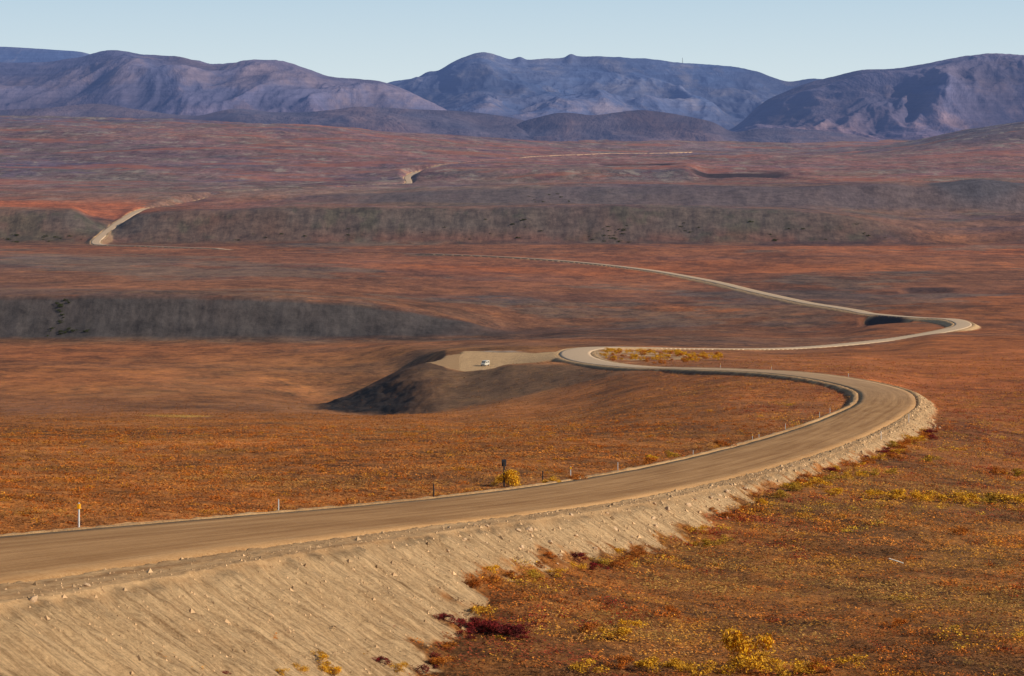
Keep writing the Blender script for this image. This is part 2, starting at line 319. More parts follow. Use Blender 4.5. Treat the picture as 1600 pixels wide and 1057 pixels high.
# dark scree mound on the far terrace
mnd=np.exp(-((PX-1530)/75.0)**2-((Y-5150)/170.0)**2); Z+=16*mnd
def cutbank(p0,p1,yc,dep,back):
    global Z
    yb=yc+60*fbm(X,Y*0,300,3,505)
    m=sstep(p0,p0+25,PX)*sstep(p1,p1-30,PX)
    Z=Z-dep*m*sstep(yc-back,yc-60,Y)*sstep(yb+35,yb,Y)
    return m*sstep(yb-70,yb-40,Y)*sstep(yb+70,yb+40,Y)
cut1=cutbank(1065,1240,6900,10,500); cut2=cutbank(925,1070,7600,8,500); cut3=cutbank(1400,1495,2520,4.0,90)
rav=sstep(1338,1358,PX)*sstep(1428,1405,PX)*sstep(1845,1868,Y)*sstep(1985,1965,Y); Z-=6*rav
def gz(x,y):
    x=np.asarray(x,float); y=np.asarray(y,float); px=x/y*F+800
    r=np.clip(np.searchsorted(ys,y)-1,0,nR-2); c=np.clip(np.searchsorted(pxc,px)-1,0,nC-2)
    fr=np.clip((y-ys[r])/(ys[r+1]-ys[r]),0,1); fc=np.clip((px-pxc[c])/(pxc[c+1]-pxc[c]),0,1)
    return (Z[r,c]*(1-fr)*(1-fc)+Z[r+1,c]*fr*(1-fc)+Z[r,c+1]*(1-fr)*fc+Z[r+1,c+1]*fr*fc)
def gsample(A,x,y):
    px=x/y*F+800; r=np.clip(np.searchsorted(ys,y),0,nR-1); c=np.clip(np.searchsorted(pxc,px),0,nC-1); return A[r,c]
lift=gz(RC[:,0],np.maximum(RC[:,1],3)); kk=np.ones(13)/13; ls=np.convolve(np.pad(lift,6,'edge'),kk,'valid')
okl=((RC[:,1]>2040)&(RC[:,1]<3520))|((RC[:,1]>3700)&(RC[:,1]<3985))|(RC[:,1]>8700)
low_=((RC[:,1]>3560)&(RC[:,1]<3660))|((RC[:,1]>7350)&(RC[:,1]<8600))
tgt=np.where(okl,np.maximum(RC[:,2],ls+1.4),RC[:,2]); tgt=np.where(low_,ls-1.5,tgt); dz=np.convolve(np.pad(tgt-RC[:,2],6,'edge'),kk,'valid'); RC[:,2]+=dz
DD=np.full((nR,nC),1e9); SG=np.zeros((nR,nC)); ZR=np.zeros((nR,nC)); SS=np.zeros((nR,nC))
for i in range(len(RC)-1):
    a,b=RC[i],RC[i+1]; R=32 if a[1]<1000 else 45 if a[1]<2500 else 90
    y0,y1=min(a[1],b[1])-R,max(a[1],b[1])+R
    r0,r1=np.searchsorted(ys,max(y0,2)),np.searchsorted(ys,y1)
    if r1<=r0: continue
    ymn=max(y0,2.0); cand=[(min(a[0],b[0])-R)/q for q in (ymn,max(y1,3))]; cand2=[(max(a[0],b[0])+R)/q for q in (ymn,max(y1,3))]
    c0=np.searchsorted(pxc,min(cand)*F+800); c1=np.searchsorted(pxc,max(cand2)*F+800)
    if c1<=c0: continue
    xs=X[r0:r1,c0:c1]; yv=Y[r0:r1,c0:c1]; dx,dy=b[0]-a[0],b[1]-a[1]; L=math.hypot(dx,dy)
    t=np.clip(((xs-a[0])*dx+(yv-a[1])*dy)/L**2,0,1)
    ex=xs-a[0]-t*dx; ey=yv-a[1]-t*dy; d=np.hypot(ex,ey)
    m=d<DD[r0:r1,c0:c1]
    DD[r0:r1,c0:c1]=np.where(m,d,DD[r0:r1,c0:c1]); SG[r0:r1,c0:c1]=np.where(m,np.sign(ex*dy-ey*dx),SG[r0:r1,c0:c1])
    ZR[r0:r1,c0:c1]=np.where(m,a[2]+t*(b[2]-a[2]),ZR[r0:r1,c0:c1]); SS[r0:r1,c0:c1]=np.where(m,RS[i]+t*L,SS[r0:r1,c0:c1])
def hwidth(y): return np.interp(y,[0,90,125,160,235,800,1000,1080,1230,1320,3000,3400,3990,4080,4900,5000,7200,7600,12000],[7.5,7.5,6.6,5.9,5.3,5.0,5.2,6.2,6.2,5,5.0,4.2,4.0,6.5,6.0,5.5,8,5,5])
HW=hwidth(Y)
WR=np.interp(Y,[0,110,150,235,420,500,620,1000,1080,1230,1320,3000,3400,3990,4080,7200,7600],[12.0,10.8,8.8,7.4,6.6,6.1,6.3,6.8,8.5,8.5,6.6,6.6,4.6,4.4,7.5,9,5.5])
WL=np.interp(Y,[0,90,125,160,235,500,1000,1080,1230,1320,3000,3400,3990,4080,7200,7600],[8.4,8.4,7.6,6.9,6.4,6.2,6.4,8,8,6.2,6.2,4.6,4.4,7.5,9,5.5])
W=np.where(SG>0,WR,WL)
wob=(0.25*fbm(X,Y,9,4,41)+0.22*fbm(X,Y,1.8,3,42))*(Y<1200)
RIL=np.where((DD<32)&(Y<700),fbm(SS,DD*0.07,0.75,4,55,0.65),0)
gul=np.where((DD<32)&(Y<700),np.maximum(0,fbm(SS,DD*0.07,1.9,3,57)),0)
dw=np.maximum(DD-W-wob,0)
kf=np.interp(Y,[0,1000,3000],[0.60,0.55,0.5])
zlo=ZR-kf*dw; zhi=ZR+np.where(Y>3500,0.55,0.35)*dw
inR=DD<1e8
rng_ok=(DD<np.where(Y<1000,31,np.where(Y<2500,44,88)))
Zb=Z.copy()
face=np.clip((zlo-Zb)/0.35,0,1)*inR
Z=np.where(rng_ok,np.minimum(np.maximum(Z,zlo),zhi),Z)
onroad=sstep(0.8,0.0,dw)*inR
Z+=(RIL*0.38-gul*0.32)*face*(1-onroad)*(SG>0)
Z+=np.where(inR&(Y<700)&(DD>HW+0.3),(0.10*np.maximum(0,fbm(X,Y,1.6,3,77))+0.06*fbm(X,Y,0.7,2,78))*np.clip((W+1.6-DD),0,1),0)
Z=np.where(inR&(DD<HW+0.4),ZR-0.06-Y*0.00035,Z)
toe=(zlo-Zb)
edge=fbm(X,Y,2.0,4,31,0.6)*(Y<900)
gface=sstep(0.05,0.35,toe*0.6+edge*0.65)*sstep(26,20,dw)*(toe>-0.6)*inR
gm=np.clip(np.maximum(onroad,gface*(toe>0.0)),0,1)
gm*=np.where((Y>3500)&(DD>W+1.5),0.3,1)
gm*=np.where((Y>7500),0.3,1)*np.where((Y>3350)&(Y<4000),0.5,1)
shade_in=face*(SG<0)*(Y>450)*(Y<1250)*sstep(0.2,1.5,dw)*np.where(Y>900,.6,1)  # shade painted into the colour of left-facing inner fill slopes
e=np.hypot((X+6+0.02*(Y-1150))/28,(Y-1148)/66)+0.30*fbm(X,Y*.6,14,4,61)
pad=sstep(1.02,0.86,e)
e2=np.hypot((X+2)/15,(Y-1205)/10)+0.3*fbm(X,Y,10,3,62)
link=sstep(1.05,0.8,np.hypot((X-16)/17,(Y-1150)/42)+.1*fbm(X,Y,8,3,63))*sstep(60,20,DD)
pad=np.maximum(pad,link*(SG<0))
Zpad=EYE-(98.6+0.012*(Y-1085)); wl_=sstep(6,30,DD)
Zpad=np.where(inR,Zpad*wl_+(ZR-.1)*(1-wl_),Zpad)
Z=np.where((DD>HW+0.5)&(Y>1078),Z*(1-pad*.9)+Zpad*pad*.9,Z)
loopg=sstep(0.02,0.2,fbm(X,Y*.5,14,4,64)+.16)*sstep(920,935,PX)*sstep(1135,1070,PX)*sstep(1030,1070,Y)*sstep(1275,1250,Y)*0.9
# ---------------------------------------------------------------- ground colours
t=TI; K=KI
def band(a,b,f=0.12): return sstep(a-f,a+f,t)*sstep(b+f,b-f,t)
YS=Y*0.5
nl=fbm(X*.45,YS,420,5,201,0.6); nm=fbm(X,YS,80,5,202,0.6); nx=fbm(X*.45,YS,1000,4,203,0.6); nk=fbm(X,YS,30,4,204,0.6)
farw=sstep(700,2400,Y)
CC=CC*1.06*(1+0.28*nl*farw+0.22*nm+0.22*nk)[...,None]
wq=sstep(600,1400,Y)[...,None]*(1-.6*sstep(4200,7000,Y)[...,None]); CC=CC*(1-wq*np.array([0.04,0.02,0.20]))
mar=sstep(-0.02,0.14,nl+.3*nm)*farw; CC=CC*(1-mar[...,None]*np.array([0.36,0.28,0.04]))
org=sstep(-0.05,0.2,nx+0.3*nm)*sstep(1100,2200,Y); CC=CC*(1+org[...,None]*np.array([0.32,0.10,-0.20]))
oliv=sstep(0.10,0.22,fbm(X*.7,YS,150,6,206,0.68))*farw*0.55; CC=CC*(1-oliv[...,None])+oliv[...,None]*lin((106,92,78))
ln=np.abs(fbm(X*0.3,Y,240,4,214,.55)); tl=sstep(0.04,0.0,ln)*sstep(1000,1500,Y)*sstep(4200,3900,Y)*0.6; CC=CC*(1-tl[...,None]*np.array([.5,.42,.3]))
b1=band(K['O']+0.04,K['P']-0.08,0.08+0.10*np.clip(nk+.3,0,1))*sstep(860,660,PX+90*nm)
b2=band(K['T']+0.1,K['U']-0.04,0.08)*sstep(1480,1300,PX+80*nm)
b3=band(K['V']+0.1,K['W']-0.05,0.12)*sstep(430,620,PX)
b4=band(K['X']+0.1,K['X2']-0.05,0.15)*sstep(930,960,PX)*sstep(1100,1075,PX)
Z+=b1*(1.1*fbm(X,Y*0.4,14,5,401,.6))+b2*5*fbm(X,Y*0.4,45,6,402,.65)+b3*4*fbm(X,Y*0.3,60,5,403,.6)
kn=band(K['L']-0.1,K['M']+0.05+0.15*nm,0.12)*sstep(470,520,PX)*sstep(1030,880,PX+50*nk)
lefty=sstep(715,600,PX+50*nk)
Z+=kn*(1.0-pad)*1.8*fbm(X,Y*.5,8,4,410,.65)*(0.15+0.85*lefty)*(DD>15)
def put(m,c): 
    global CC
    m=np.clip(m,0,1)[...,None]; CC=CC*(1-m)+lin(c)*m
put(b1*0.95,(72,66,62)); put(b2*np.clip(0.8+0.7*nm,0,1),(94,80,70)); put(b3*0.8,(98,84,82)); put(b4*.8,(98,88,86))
put(kn*(1-lefty)*0.75,(108,82,58)); put(kn*lefty*0.97,(42,36,32)); put(shade_in*0.85,(70,56,44))  # knoll's left face near black: dark material with its shade painted in
side=sstep(520,560,PX)*sstep(705,690,PX)*band(K['M'],K['M1'],0.3); put(side*.9*(1-pad),(44,37,33))  # left flank behind the crest, same dark material and painted shade
vgb=b2*sstep(0.10,0.30,fbm(X,Y,55,5,209,.65)); put(vgb*.45,(68,70,50))
redb=b2*sstep(0.5,0.1,t-K['T'])*sstep(-.1,0.25,nm+.1); put(redb*.6,(124,72,52))
put(sstep(4430,4520,Y)*sstep(5050,4900,Y)*sstep(250,215,PX+40*nm)*.8,(172,92,56))
put(band(K['Y']+0.5,K['Z'],0.3)*sstep(1380,1500,PX)*0.7,(94,84,94))
put(sstep(.12,.4,mnd)*.9,(84,78,80))
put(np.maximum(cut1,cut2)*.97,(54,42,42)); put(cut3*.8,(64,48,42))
pond=sstep(1,0.6,np.hypot((PX-285)/60,(Y-760)/32)+.5*nk); put(pond*.8,(196,150,70))
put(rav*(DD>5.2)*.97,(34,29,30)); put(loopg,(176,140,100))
bank=np.clip(b1+b2+b3*.8+kn*(.3+.6*lefty)+side+shade_in+cut1+cut2+rav+sstep(.12,.4,mnd),0,1)  # bank mask also takes in the slopes with painted shade
gmask=np.clip(np.maximum(np.maximum(gm*(1-0.9*shade_in)*(1-rav*(DD>5.4)),pad*(1-0.6*sstep(1,0.7,e2))),loopg*.5),0,1)
put(pad*sstep(1,0.7,e2),(128,122,118))
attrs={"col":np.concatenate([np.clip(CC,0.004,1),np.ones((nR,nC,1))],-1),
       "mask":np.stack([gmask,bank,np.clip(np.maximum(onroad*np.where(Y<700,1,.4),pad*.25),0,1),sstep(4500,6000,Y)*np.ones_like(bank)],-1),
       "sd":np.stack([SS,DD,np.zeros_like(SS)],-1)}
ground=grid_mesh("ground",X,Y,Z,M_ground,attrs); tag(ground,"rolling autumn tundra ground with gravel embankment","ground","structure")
print("ground",nR,nC,time.time()-T0)
prof=np.array([-1.06,-1.0,-0.8,-0.5,-0.2,0.0,0.2,0.5,0.8,1.0,1.06]); 
hw=hwidth(RC[:,1]); ew=1+0.035*fbm(RS*1.0,RS*0,5.0,4,811)*(RC[:,1]<1200); dist=prof[None,:]*(hw*ew)[:,None]
RX=RC[:,0][:,None]+RN[:,0][:,None]*dist; RY=RC[:,1][:,None]+RN[:,1][:,None]*dist
crown=0.10*(1-prof**2)[None,:]; RZ=RC[:,2][:,None]+0.0+crown; RZ[:,[0,-1]]=RC[:,2][:,None]-0.5-RC[:,1][:,None]*0.0005
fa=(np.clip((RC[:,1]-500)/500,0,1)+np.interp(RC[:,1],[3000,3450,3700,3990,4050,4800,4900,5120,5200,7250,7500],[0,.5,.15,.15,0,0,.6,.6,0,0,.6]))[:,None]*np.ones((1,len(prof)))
sdv=np.stack([RS[:,None]+0*dist,dist*5/hw[:,None],fa],-1)
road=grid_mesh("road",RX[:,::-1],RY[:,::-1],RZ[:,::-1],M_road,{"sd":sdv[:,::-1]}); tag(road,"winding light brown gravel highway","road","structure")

# ---------------------------------------------------------------- mountains
def hill(name,label,ridge,yf,yr,yb,base_h,mat,size,ampl,seed,n=800,m=280,power=1.0,tint=None,knobs=()):
    a=np.array(ridge,float); p=np.linspace(a[0,0],a[-1,0],n)
    zr=EYE-(pchip(a[:,0],a[:,1],p)-180)*yr/F
    tt=np.linspace(0,1,m); yy=yf+(yb-yf)*tt; tr=(yr-yf)/(yb-yf)
    Yg=np.repeat(yy[:,None],n,1); Xg=(p[None,:]-800)/F*Yg
    s=np.where(tt<tr,tt/tr,1-(tt-tr)/(1-tr)); s=np.clip(s,0,1)[:,None]
    wx=Xg+0.7*size*fbm(Xg,Yg,size*2.0,2,seed+5); wy=Yg+0.6*size*fbm(Xg,Yg,size*2.0,2,seed+9)
    rd=ridged(wx,wy*0.34,size,5,seed,0.46); big=0.5+0.9*fbm(wx,wy*0.55,size*2.2,2,seed+50,0.4)
    env=np.clip(3.0*s*(1-s)**0.9,0,1)*np.clip(4*s,0,1)
    warp=np.clip(s+0.42*(big-0.5)*env,0,1)
    sh=warp**power
    zb=EYE-base_h-60
    Zg=zb+(zr[None,:]-zb)*sh+ampl*(rd-0.5)*env+ampl*0.05*fbm(Xg,Yg,size*0.25,5,seed+3,.55)*s
    for (kp,kh,kw) in knobs: Zg+=kh*np.exp(-((p[None,:]-kp)/kw)**2)*np.exp(-((Yg-yr)/300.0)**2)
    low=np.clip(1-s/0.6,0,1)
    c1=np.array([1.0,1.0,1.0]); c2=np.array(tint or (1.4,1.04,0.92))
    cc=(1-low[...,None])*c1+low[...,None]*c2; cc=np.broadcast_to(cc,Xg.shape+(3,))*(0.56+0.72*np.clip(rd,0,1))[...,None]
    ob=grid_mesh(name,Xg,Yg,Zg,mat,{"col":np.concatenate([cc,np.ones(Xg.shape+(1,))],-1)})
    tag(ob,label,"mountain","structure"); return Xg,Yg,Zg
Mm1=mat_hill("mountain_rock",(114,102,112),(96,94,114),(144,120,114),1)  # blue-grey rock; the bluish base colours also carry some aerial haze
Mm3=mat_hill("mountain_hazy_blue_rock",(96,100,118),(80,94,122),(146,134,130),1)
Mm2=mat_hill("foothill_scree",(104,88,88),(84,80,90),(122,96,88),2)
hill("mountain","distant flat blue mountain ridge",[(-700,90),(-300,80),(0,73),(60,76),(125,81),(180,100),(400,150)],25500,28500,31000,120,Mm3,1500,120,3,n=400,m=120)
hill("mountain","rounded purple mountain range with gullies",[(-900,120),(-500,80),(-200,100),(0,97),(60,98),(120,90),(175,78),(225,86),(280,89),(335,102),(380,100),(430,97),(475,107),(520,121),(590,127),(630,140),(680,165),(740,200)],14500,18500,23000,120,Mm1,560,165,11)
MX=hill("mountain","blue mountain range with rocky knobs",[(420,200),(560,150),(612,129),(655,121),(682,112),(715,94),(755,82),(800,93),(875,91),(915,88),(1000,90),(1060,98),(1130,103),(1175,108),(1205,119),(1235,127),(1270,122),(1300,124),(1420,150),(1560,190)],17500,23500,28000,120,Mm3,720,235,71,knobs=((812,28,9),(892,26,8),(668,22,10)))
hill("mountain","broad blue grey mountain shoulder",[(1120,215),(1160,190),(1185,166),(1210,150),(1255,132),(1300,120),(1345,110),(1410,106),(1440,101),(1500,93),(1555,88),(1600,93),(1750,80),(2000,100),(2500,140)],13500,17500,22000,125,Mm1,540,175,131)
hill("foothill","low rounded brown foothill",[(-900,170),(-300,176),(0,172),(80,168),(150,162),(220,172),(300,181),(370,170),(440,176),(520,172),(560,167),(640,170),(720,174),(800,184),(850,200),(900,222)],12300,14200,16000,130,Mm2,480,65,41)
hill("foothill","dark rounded scree foothill",[(740,225),(780,208),(830,186),(880,176),(925,180),(960,176),(1000,172),(1050,178),(1110,190),(1150,206),(1200,200),(1270,203),(1320,208),(1380,222)],12600,14000,15600,132,Mm2,400,65,51)

# ---------------------------------------------------------------- ground-cover vegetation
M_veg=mat_leaf("dwarf_birch_leaves")
PAL=np.array([lin((206,124,46)),lin((176,92,40)),lin((216,148,54)),lin((164,124,60)),lin((116,78,48)),lin((150,60,40)),lin((188,132,70))])
MEAN=lin((168,102,46))
def scatter(N,y0,y1,seed):
    r=np.random.default_rng(seed)
    y=y0*np.exp(r.random(N)*math.log(y1/y0)); px=r.uniform(-250,1850,N); x=(px-800)/F*y
    g=gsample(gmask,x,y); dd=gsample(DD,x,y); bk=gsample(bank,x,y); cg=gsample(CC,x,y)
    patch=fbm(x,y,7,4,300,.6); fade=1-sstep(450,y1,y)
    keep=(g<0.3)&(dd>7.2)&(r.random(N)<(0.85+1.1*patch)*fade*(1-bk))
    keep|=(g>=0.3)&(dd>14)&(r.random(N)<0.015)&(y<500)
    x,y,px,cg=x[keep],y[keep],px[keep],cg[keep]; N=len(x); z=gz(x,y)
    lf=sstep(0.0,-4.0,x-np.interp(y,RC[:260,1],RC[:260,0]))
    q=fbm(x,y,5.5,4,301,.55)+0.02*r.normal(size=N); q2=fbm(x,y,15,4,302,.6)+0.02*r.normal(size=N)
    idx=np.where(q<-0.26,4,np.where(q<-0.06,1,np.where(q<0.18,0,np.where(q<0.28,6,2))))
    idx=np.where((q2>0.24)&(r.random(N)<.9),3,idx); idx=np.where((q2<-0.24)&(r.random(N)<.85),5,idx)
    idx=np.where((lf>.5)&(idx==2),0,idx); idx=np.where((lf>.5)&(idx==5),1,idx)
    K_=8; sc=(y/150)**0.5
    rad=r.uniform(0.16,0.42,N)*sc*(1+0.8*(q2>0.3)); hgt=r.uniform(0.08,0.28,N)*sc**0.5*(1+0.7*(idx==2)+0.5*(idx==3))*(1-.3*lf)
    cx=x[:,None]+r.normal(size=(N,K_))*rad[:,None]*0.6; cy=y[:,None]+r.normal(size=(N,K_))*rad[:,None]*0.6
    cz=z[:,None]+r.random((N,K_))*hgt[:,None]
    sz=(0.06*sc)[:,None]*r.uniform(0.7,1.5,(N,K_))
    V=np.zeros((N,K_,3,3)); a=r.random((N,K_))*6.283
    for k in range(3):
        an=a+k*2.094+r.normal(size=(N,K_))*.3
        V[:,:,k,0]=cx+np.cos(an)*sz; V[:,:,k,1]=cy+np.sin(an)*sz; V[:,:,k,2]=cz+r.normal(size=(N,K_))*sz*0.30
    pm=(0.74-0.32*lf-0.25*sstep(300,900,y))[:,None]; w2=(1-pm)*.5*(1-.3*lf[:,None])
    base=PAL[idx]*pm+MEAN*w2+cg*(1-pm-w2)
    dk=(1+0.55*fbm(x,y,3.0,3,307)+.25*fbm(x,y,12,2,308))[:,None,None]
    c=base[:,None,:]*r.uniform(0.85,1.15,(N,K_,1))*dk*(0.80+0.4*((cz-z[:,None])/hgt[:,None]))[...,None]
    c=np.concatenate([c,np.ones((N,K_,1))],-1)
    return V.reshape(-1,3,3),c.reshape(-1,4)
def bushes(N,seed):
    r=np.random.default_rng(seed); y=98*np.exp(r.random(N)*math.log(520/98)); px=r.uniform(-200,1800,N); x=(px-800)/F*y
    g=gsample(gmask,x,y); dd=gsample(DD,x,y); pt=fbm(x,y,10,3,333)
    lf=(x<np.interp(y,RC[:260,1],RC[:260,0]))
    keep=(g<.2)&(dd>8.5)&(r.random(N)<np.where(lf,.35,0.40+2.2*pt)); x,y,pt,lf,dd=x[keep],y[keep],pt[keep],lf[keep],dd[keep]; N=len(x); z=gz(x,y)
    sc=(y/150)**.4; rad=r.uniform(.35,1.1,N)*sc*np.where(lf,.7,1); hg=rad*r.uniform(.35,.65,N); K_=110
    u=r.normal(size=(N,K_,3)); u/=np.linalg.norm(u,axis=2)[...,None]; u[...,2]=np.abs(u[...,2]); rr=r.random((N,K_))**.25*(1+.22*r.normal(size=(N,K_)))
    c=np.stack([x[:,None]+u[...,0]*rr*rad[:,None],y[:,None]+u[...,1]*rr*rad[:,None],z[:,None]-.03+u[...,2]*rr*hg[:,None]],-1)
    V=np.zeros((N,K_,3,3)); s=(.058*sc)[:,None,None]*r.uniform(.7,1.4,(N,K_,1))
    for q in range(3):
        d=r.normal(size=(N,K_,3)); d[...,2]*=.45; V[:,:,q]=c+d/np.linalg.norm(d,axis=2)[...,None]*s
    h=fbm(x,y,9,3,340)+.12*r.normal(size=N)
    P=np.array([lin((222,146,44)),lin((212,114,38)),lin((176,136,56)),lin((166,62,38)),lin((232,178,54))])
    idx=np.where(h<-.22,3,np.where(h<.04,1,np.where(h<.24,0,np.where(h<.3,2,4)))); idx=np.where(lf,np.where(r.random(N)<.7,1,0),idx)
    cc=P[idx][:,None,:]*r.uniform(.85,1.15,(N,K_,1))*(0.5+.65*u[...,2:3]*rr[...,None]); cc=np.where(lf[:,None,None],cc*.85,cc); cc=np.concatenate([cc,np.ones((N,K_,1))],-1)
    return V.reshape(-1,3,3),cc.reshape(-1,4)
V1,C1=scatter(155000,98,1400,1); V3,C3=bushes(6800,8)
me=tri_mesh("tundra_plants",np.concatenate([V1,V3]),np.concatenate([C1,C3]),M_veg); ob=bpy.data.objects.new("tundra_plants",me); COL.objects.link(ob)
tag(ob,"orange and rust dwarf birch ground cover","tundra plants","stuff")
def stones(N,seed):
    r=np.random.default_rng(seed); i=r.integers(60,len(RC),N); ok=(RC[i,1]<560); i=i[ok]; N=len(i)
    wr=np.interp(RC[i,1],[0,110,150,235,500],[11.5,10.5,8.8,7.4,6.4]); d=wr+r.normal(size=N)*1.6+np.abs(r.normal(size=N))*3.6-0.6; d=np.maximum(d,hwidth(RC[i,1])+.1+1.4*r.random(N))
    x=RC[i,0]+RN[i,0]*d+r.normal(size=N)*.7; y=RC[i,1]+RN[i,1]*d+r.normal(size=N)*.7; ok=y>95; x,y=x[ok],y[ok]; N=len(x)
    ok=gsample(gmask,x,y)>0.5; x,y=x[ok],y[ok]; N=len(x); z=gz(x,y)
    s=r.uniform(0.03,0.09,N)*(y/130)**0.5; s*=1+1.3*(r.random(N)<0.08)
    base=np.array([[1,0,0],[0,1,0],[-1,0,0],[0,-1,0]],float)
    V=np.zeros((N,4,3,3)); a=r.random(N)*6.28; ca,sa=np.cos(a),np.sin(a)
    P4=np.zeros((N,4,3)); 
    for k in range(4):
        b=base[k]; P4[:,k,0]=x+s*(b[0]*ca-b[1]*sa)*r.uniform(.7,1.2,N); P4[:,k,1]=y+s*(b[0]*sa+b[1]*ca)*r.uniform(.7,1.2,N); P4[:,k,2]=z-0.02
    tp=np.stack([x+s*r.normal(size=N)*.2,y+s*r.normal(size=N)*.2,z+s*.8],-1)
    for k in range(4): V[:,k,0]=P4[:,k]; V[:,k,1]=P4[:,(k+1)%4]; V[:,k,2]=tp
    c=lin((204,164,118))[None,:]*r.uniform(0.45,1.3,(N,1)); c=np.repeat(np.concatenate([c,np.ones((N,1))],1)[:,None],4,1)
    return V.reshape(-1,3,3),c.reshape(-1,4)
V2,C2=stones(80000,3)
me=tri_mesh("gravel_stones",V2,C2,mat_leaf("stone_chips")); ob=bpy.data.objects.new("gravel_stones",me); COL.objects.link(ob)
tag(ob,"loose pale gravel stones on the embankment","gravel","stuff")

# ---------------------------------------------------------------- things
def mesh_from_bm(name,fn,mat,smooth=False):
    bm=bmesh.new(); fn(bm); me=bpy.data.meshes.new(name); bm.to_mesh(me); bm.free(); me.materials.append(mat)
    if smooth: me.polygons.foreach_set("use_smooth",np.ones(len(me.polygons),dtype=bool))
    return me
def box(bm,cx,cy,cz,sx,sy,sz,bev=0.0):
    r=bmesh.ops.create_cube(bm,size=1); bmesh.ops.scale(bm,vec=(sx,sy,sz),verts=r['verts']); bmesh.ops.translate(bm,vec=(cx,cy,cz),verts=r['verts'])
    if bev>0:
        es=list({e for v in r['verts'] for e in v.link_edges}); bmesh.ops.bevel(bm,geom=es,offset=bev,segments=2,affect='EDGES')
def cyl(bm,p0,p1,r0,r1,seg=8):
    p0,p1=Vector(p0),Vector(p1); d=p1-p0
    r=bmesh.ops.create_cone(bm,cap_ends=True,segments=seg,radius1=r0,radius2=r1,depth=d.length)
    q=Vector((0,0,1)).rotation_difference(d.normalized()).to_matrix().to_4x4()
    bmesh.ops.transform(bm,matrix=Matrix.Translation((p0+p1)/2)@q,verts=r['verts'])
def thing(name,loc,parts,label,cat,group=None,rot=0,scale=1.0,tilt=0,flat=1.0):
    e=bpy.data.objects.new(name,None); COL.objects.link(e); e.location=loc; e.rotation_euler=(tilt,0,rot); e.scale=(scale,scale,scale*flat); e.empty_display_size=.3
    tag(e,label,cat,None,group)
    for pn,me in parts:
        o=bpy.data.objects.new(pn,me); COL.objects.link(o); o.parent=e
    return e
M_white=mat_plain("weathered_white_plastic",(205,200,190)); M_yel=mat_plain("yellow_reflector",(245,170,10)); M_dark=mat_plain("dark_weathered_wood",(62,50,42)); M_grey=mat_plain("grey_metal",(58,60,66),0.5)
M_wood=mat_plain("bleached_wood",(215,200,175))
def road_pt(px,off,ymax=560):
    m=np.arange(len(RC)); P=RC[:,:2]+RN*off; pp=P[:,0]/np.maximum(P[:,1],1)*F+800
    ok=(P[:,1]>60)&(RC[:,1]<ymax); ii=m[ok]; 
    j=ii[np.argmin(np.abs(pp[ok]-px))]; return P[j,0],P[j,1]
def post_mesh(h,r): 
    return mesh_from_bm("post",lambda bm:(cyl(bm,(0,0,-0.3),(0,0,h),r,r*.85,10),cyl(bm,(0,0,h),(0,0,h+.02),r*.85,r*.4,10)),M_white)
def collar(h,r,m): return mesh_from_bm("reflector_band",lambda bm:(cyl(bm,(0,0,h-.26),(0,0,h-.03),r*1.5,r*1.5,10),box(bm,0,-r*1.6,h-.14,.11,.02,.2,.004)),m)
pw=post_mesh(1.1,0.05); pc=collar(1.1,0.055,M_yel); pdk=mesh_from_bm("post_dark",lambda bm:(cyl(bm,(0,0,-.3),(0,0,.85),.05,.045,8),cyl(bm,(0,0,.85),(0,0,.87),.045,.02,8)),M_dark)
for px,off,kind,h in [(128,-7.9,'y',1.25),(427,-7.5,'w',0.92),(563,-7.4,'d',0.5),(678,-8,'d',1.0),(845,-7.5,'d',0.95),(890,-7.5,'y',0.95),(967,-7.5,'w',0.85),(1084,-7.2,'w',0.8),(1176,-7,'y',.8),(1187,-7,'y',.8),(1228,-7,'w',.9),(1252,-7,'d',.9),(1280,-7,'w',1.0),(1297,-7,'w',1.0),(1376,7.6,'w',1.1),(1420,7.2,'w',1.2)]:
    x,y=road_pt(px+(4 if px<200 else 6 if px<450 else 0),off); z=float(gz(x,y)); s=h/1.1 if kind!='d' else h/.85
    if kind=='d': thing("fence_post",(x,y,z),[("post",pdk)],"short dark weathered wooden post beside gravel road","post","posts along the road",scale=s)
    elif kind=='y': thing("marker_post",(x,y,z),[("post",pw),("reflector_band",pc)],"white roadside marker post with yellow reflector band","marker post","posts along the road",scale=s)
    else: thing("marker_post",(x,y,z),[("post",pw)],"plain white roadside marker post beside gravel","marker post","posts along the road",scale=s)
for px,y,h in [(1306,690,1.2),(1186,790,1.1),(1100,860,1.2)]:
    j=np.argmin(np.abs(RC[:,1]-y)+1e3*(RC[:,1]>1200)); x,yy2=RC[j,0]+RN[j,0]*7,RC[j,1]+RN[j,1]*7
    thing("marker_post",(x,yy2,float(gz(x,yy2))),[("post",pw),("reflector_band",pc)],"white roadside marker post with yellow reflector band","marker post","posts along the road",scale=h)
x,y=road_pt(789,-8.0); zs=float(gz(x,y))
sp_=mesh_from_bm("sign_post",lambda bm:box(bm,0,0,.85,.14,.12,2.3,.01),M_dark)
pl_=mesh_from_bm("sign_plate",lambda bm:(box(bm,0,.075,1.92,.36,.02,.56,.008),box(bm,0,.05,2.1,.3,.03,.04),box(bm,0,.05,1.8,.3,.03,.04)),M_grey)
thing("road_sign",(x,y,zs),[("sign_post",sp_),("sign_plate",pl_)],"dark back of road sign on a square wooden post","road sign",rot=0.1)
SIGN=(x,y)
